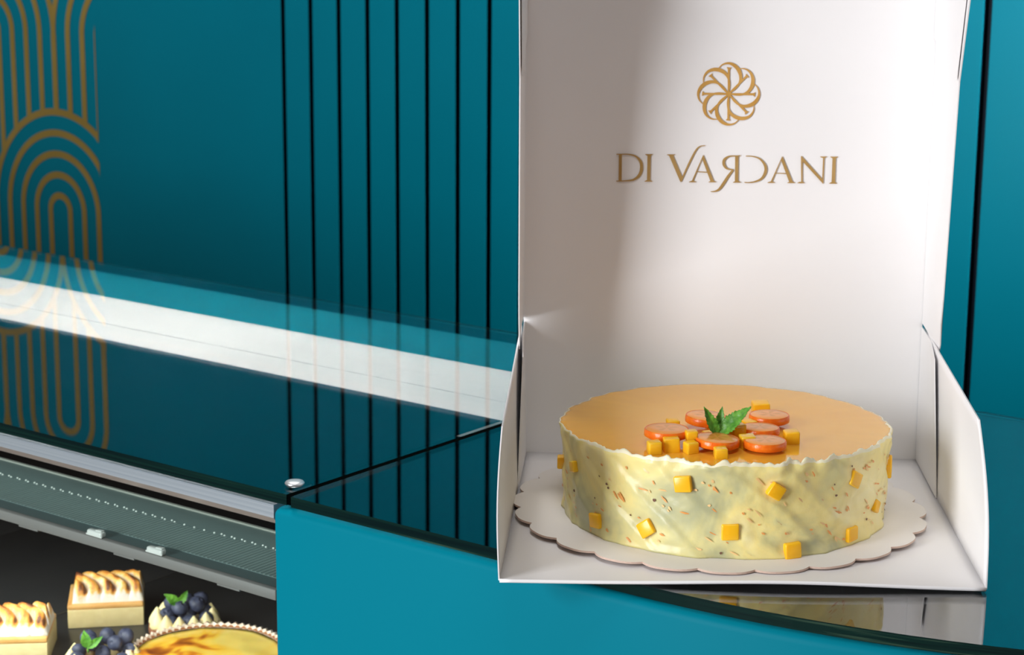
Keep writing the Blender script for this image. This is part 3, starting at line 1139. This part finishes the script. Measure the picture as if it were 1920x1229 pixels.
def pastry_slice(u, v, rz, w, d, h, label, seed):
    """slice with its front-left bottom corner at (u,v); rz in the counter's plan"""
    t = thing('cheesecake_slice', case_pt(u, v, TZ), PSI + rz, label, 'cake slice', 'meringue slices in the case')
    mb = MB()
    mb.box((w / 2, d / 2, h * 0.41), (w, d, h * 0.82), None, 0.0007, 2)
    mb.build('filling', M_cake, t)
    mb = MB()
    mb.box((w / 2, d / 2, h * 0.82 + h * 0.11), (w * 1.003, d * 1.003, h * 0.22), None, 0.0016, 3)
    o = mb.build('caramel_layer', M_caketop, t)
    # piped meringue: folds running across
    mb = MB()
    W0, W1, D0, D1 = w * 0.06, w * 1.0, d * 0.07, d * 0.86
    nf = 5
    rr = random.Random(seed)
    ph = [rr.uniform(-0.25, 0.25) for _ in range(nf + 1)]

    def hgt(s, q, s0):
        k = s * nf
        f = k % 1.0
        edge = max(0.0, min(1.0, s0 / 0.05, (1 - s0) / 0.05))
        lobe = math.sqrt(max(0.0, 1 - (2 * f - 1) ** 2 * 0.93))
        cross = math.sin(PI * min(1, max(0, q))) ** 0.36
        return (0.0160 * lobe + 0.0060) * cross * (edge ** 0.5), lobe, f
    toast = mb.bm.verts.layers.float.new('toast')
    NS, NQ = 110, 56
    grid = []
    for i in range(NS + 1):
        s = i / NS
        row = []
        for j in range(NQ + 1):
            q = j / NQ
            s2 = s + 0.02 * math.sin(q * 11 + seed) + 0.34 * (0.5 - 0.5 * math.cos(PI * min(1, max(0, (q - 0.12) / 0.75))))
            z, lobe, f = hgt(s2, q, s)
            x = W0 + (W1 - W0) * s
            y = D0 + (D1 - D0) * q
            # overhang of the folds at the front
            if q < 0.5:
                y -= 0.0030 * lobe * math.sin(PI * min(1, q / 0.45))
            nn = mn.noise(Vector((x * 300, y * 300, seed)))
            vtx = mb.v((x, y, h * 1.03 + z + 0.0004 * nn))
            high = z / 0.022
            ridge = math.exp(-((f - 0.86) / 0.14) ** 2) + 0.55 * math.exp(-((f - 0.45) / 0.22) ** 2)
            mott = 0.5 + 0.6 * mn.noise(Vector((x * 90, y * 90, seed * 3)))
            tv = (0.20 + 1.25 * ridge * mott * 1.35) * max(0, min(1, (high - 0.25) / 0.35))
            tv += 0.22 * (1 if s < 0.15 else 0) * mott
            vtx[toast] = tv
            row.append(vtx)
        grid.append(row)
    for A, B in zip(grid, grid[1:]):
        for j in range(NQ):
            mb.face([A[j], B[j], B[j + 1], A[j + 1]], True)
    mb.face([r_[0] for r_ in grid]); mb.face([r_[-1] for r_ in reversed(grid)])
    mb.face(list(reversed(grid[0]))); mb.face(grid[-1])
    o = mb.build('meringue', M_meringue, t, fix=True)
    o['label'] = 'toasted white meringue'
    return t


a1 = R(46.5)
pastry_slice(-1.4026, 1.1626, a1, 0.0707, 0.062, 0.0222, 'meringue topped cheesecake slice, the whole one behind the blueberry tarts', 3)
a2 = R(42.5)
pastry_slice(-1.3475 - 0.071 * math.cos(a2), 1.0921 - 0.071 * math.sin(a2), a2, 0.071, 0.064, 0.0250, 'meringue topped cheesecake slice cut off by the left edge of the photo', 8)

berry_proto = None


def berry_mesh():
    mb = MB()
    pr = [(0, -0.0068)]
    for i in range(1, 13):
        t = PI * i / 14
        pr.append((0.0078 * math.sin(t), -0.0068 * math.cos(t)))
    pr += [(0.0026, 0.0064), (0.0022, 0.0070), (0.0018, 0.0060), (0, 0.0056)]

    def crown(r, z, a):
        if z > 0.0066:
            return r * (1 + 0.25 * math.cos(5 * a)), z
        return r, z
    mb.lathe(pr, 28, fn=crown)
    return mb


def kiss(mb, p, r, h):
    pr = [(0, 0), (r * 0.8, 0.0002), (r, h * 0.16), (r * 0.93, h * 0.34), (r * 0.68, h * 0.56), (r * 0.40, h * 0.76), (r * 0.16, h * 0.92), (0, h)]
    mb.lathe(pr, 24, p)


def blueberry_tart(u, v, rz, rad, label, berries, leaf_at, seed):
    t = thing('blueberry_tart', case_pt(u, v, TZ), PSI + rz, label, 'tart', 'blueberry tarts in the case')
    mb = MB()

    def flute(r, z, a):
        return r * (1 + 0.012 * math.cos(22 * a) * (1 if r > rad * 0.8 else 0)), z
    mb.lathe([(0, 0.0), (rad * 0.86, 0.0), (rad * 0.97, 0.004), (rad, 0.011), (rad * 1.0, 0.0135), (rad * 0.92, 0.0145), (rad * 0.86, 0.0115), (0, 0.0115)], 88, fn=flute)
    mb.build('crust', M_crust, t)
    nk = 12
    for k in range(nk):
        a = 2 * PI * k / nk + 0.2
        mb = MB()
        kiss(mb, (0, 0, 0), 0.0082, 0.0175)
        mb.build('cream_kiss', M_merkiss, t, (rad * 0.77 * math.cos(a), rad * 0.77 * math.sin(a), 0.0128))
    global berry_proto
    for x, y, z in berries:
        if berry_proto is None:
            berry_proto = berry_mesh().build('blueberry', M_berry, t)
            o = berry_proto
        else:
            o = berry_proto.copy()
            C.objects.link(o)
            o.parent = t
        o.location = (x, y, z)
        o.rotation_euler = (rnd.uniform(-1.2, 1.2), rnd.uniform(-1.2, 1.2), rnd.uniform(0, 6))
        o.scale = [rnd.uniform(0.88, 1.06)] * 3
    mb = MB()
    leaf(mb, (0, 0, 0), leaf_at[1], leaf_at[3], 0.0058, 24, 0.35, 0.05, 7)
    leaf(mb, (0, 0, 0), leaf_at[2], leaf_at[3], 0.0042, 24, 0.35, 0.05, 7)
    mb.tube([(0, 0, -0.004), (0, 0, 0.001)], [0.0009, 0.0007], 6)
    o = mb.build('mint_leaves', M_leaf, t, leaf_at[0], fix=False)
    return t


bs = []
for x, y, z in ((-0.017, -0.013, 0.020), (0.000, -0.018, 0.0195), (0.017, -0.012, 0.020), (-0.019, 0.005, 0.021), (0.020, 0.006, 0.0215), (-0.008, 0.018, 0.021), (0.010, 0.019, 0.021), (0.0, 0.002, 0.0205),
                (-0.007, -0.004, 0.0315), (0.010, -0.002, 0.0315), (0.002, 0.011, 0.032), (-0.0125, 0.011, 0.0305), (0.0155, 0.0125, 0.031)):
    bs.append((x, y, z))
# local axes: rz = -PSI keeps x to the right and y away from the camera
bs1 = [(x * 1.17, y * 1.15, z * 1.05 + 0.0015) for x, y, z in bs]
blueberry_tart(-1.2835, 1.1010, -PSI, 0.0360, 'blueberry tart in front of the whole meringue slice, nearest the bottom edge', bs1, ((-0.010, -0.012, 0.0335), (-0.003, 0.000, 0.0165), (0.013, 0.002, 0.010), (0.1, -0.9, 0.3)), 1)
bs2 = [(x * 0.95 + 0.002, y, z + (0.001 if i % 2 else 0)) for i, (x, y, z) in enumerate(bs)]
blueberry_tart(-1.3000, 1.2160, -PSI + 0.3, 0.0335, 'blueberry tart between the whole meringue slice and the custard tart', bs2, ((-0.006, -0.006, 0.0355), (-0.013, 0.0005, 0.011), (0.009, 0.003, 0.0115), (0.1, -0.9, 0.3)), 2)


def custard_tart(u, v, rad):
    t = thing('custard_tart', case_pt(u, v, TZ), PSI, 'large round custard tart with browned spots and a pale crimped rim', 'tart')
    h = 0.0265
    mb = MB()
    NP = 66

    def crimp(r, z, a):
        k = math.cos(NP * a)
        if r > rad * 0.955:
            return r * (1 + 0.012 * k), z + (0.0007 * k if z > h * 0.8 else 0)
        return r, z
    mb.lathe([(0, 0), (rad * 0.84, 0), (rad * 0.93, h * 0.4), (rad * 1.0, h * 0.92), (rad * 0.995, h * 1.04), (rad * 0.960, h * 1.04)], NP * 8, fn=crimp)

    def inner(r, z, a):
        k = math.cos(NP * a)
        if r > rad * 0.90:
            return r * (1 + 0.010 * k), z + (0.0007 * k if z > h else 0)
        return r, z
    mb.lathe([(rad * 0.960, h * 1.04), (rad * 0.925, h * 0.93)], NP * 8, fn=inner)
    mb.mi = 1
    for i in range(NP):      # the browned hollows between crimps
        a = 2 * PI * (i + 0.5) / NP
        c, s = math.cos(a), math.sin(a)
        w = 2 * PI * rad * 0.95 / NP * 0.38
        p0 = Vector((c, s, 0)) * rad * 0.962 + Vector((0, 0, h * 1.035))
        p1 = Vector((c, s, 0)) * rad * 0.918 + Vector((0, 0, h * 0.945))
        tx = Vector((-s, c, 0)) * w
        mb.face([mb.v(p0), mb.v(p1 - tx * 1.25), mb.v(p1 + tx * 1.25)])
    mb.build('crust', [M_custcrust, M_crustgap], t, fix=False)
    mb = MB()

    def fn(r, z, a):
        return r, z + 0.0008 * mn.noise(Vector((r * math.cos(a) * 60, r * math.sin(a) * 60, 1)))
    mb.lathe([(0, h * 0.88)] + [(rad * 0.93 * k / 14, h * (0.88 + 0.02 * (k == 14))) for k in range(1, 15)] + [(rad * 0.92, h * 0.3), (0, h * 0.3)], 96, fn=fn)
    mb.build('custard', M_custard, t)


custard_tart(-1.2080, 1.1560, 0.0715)
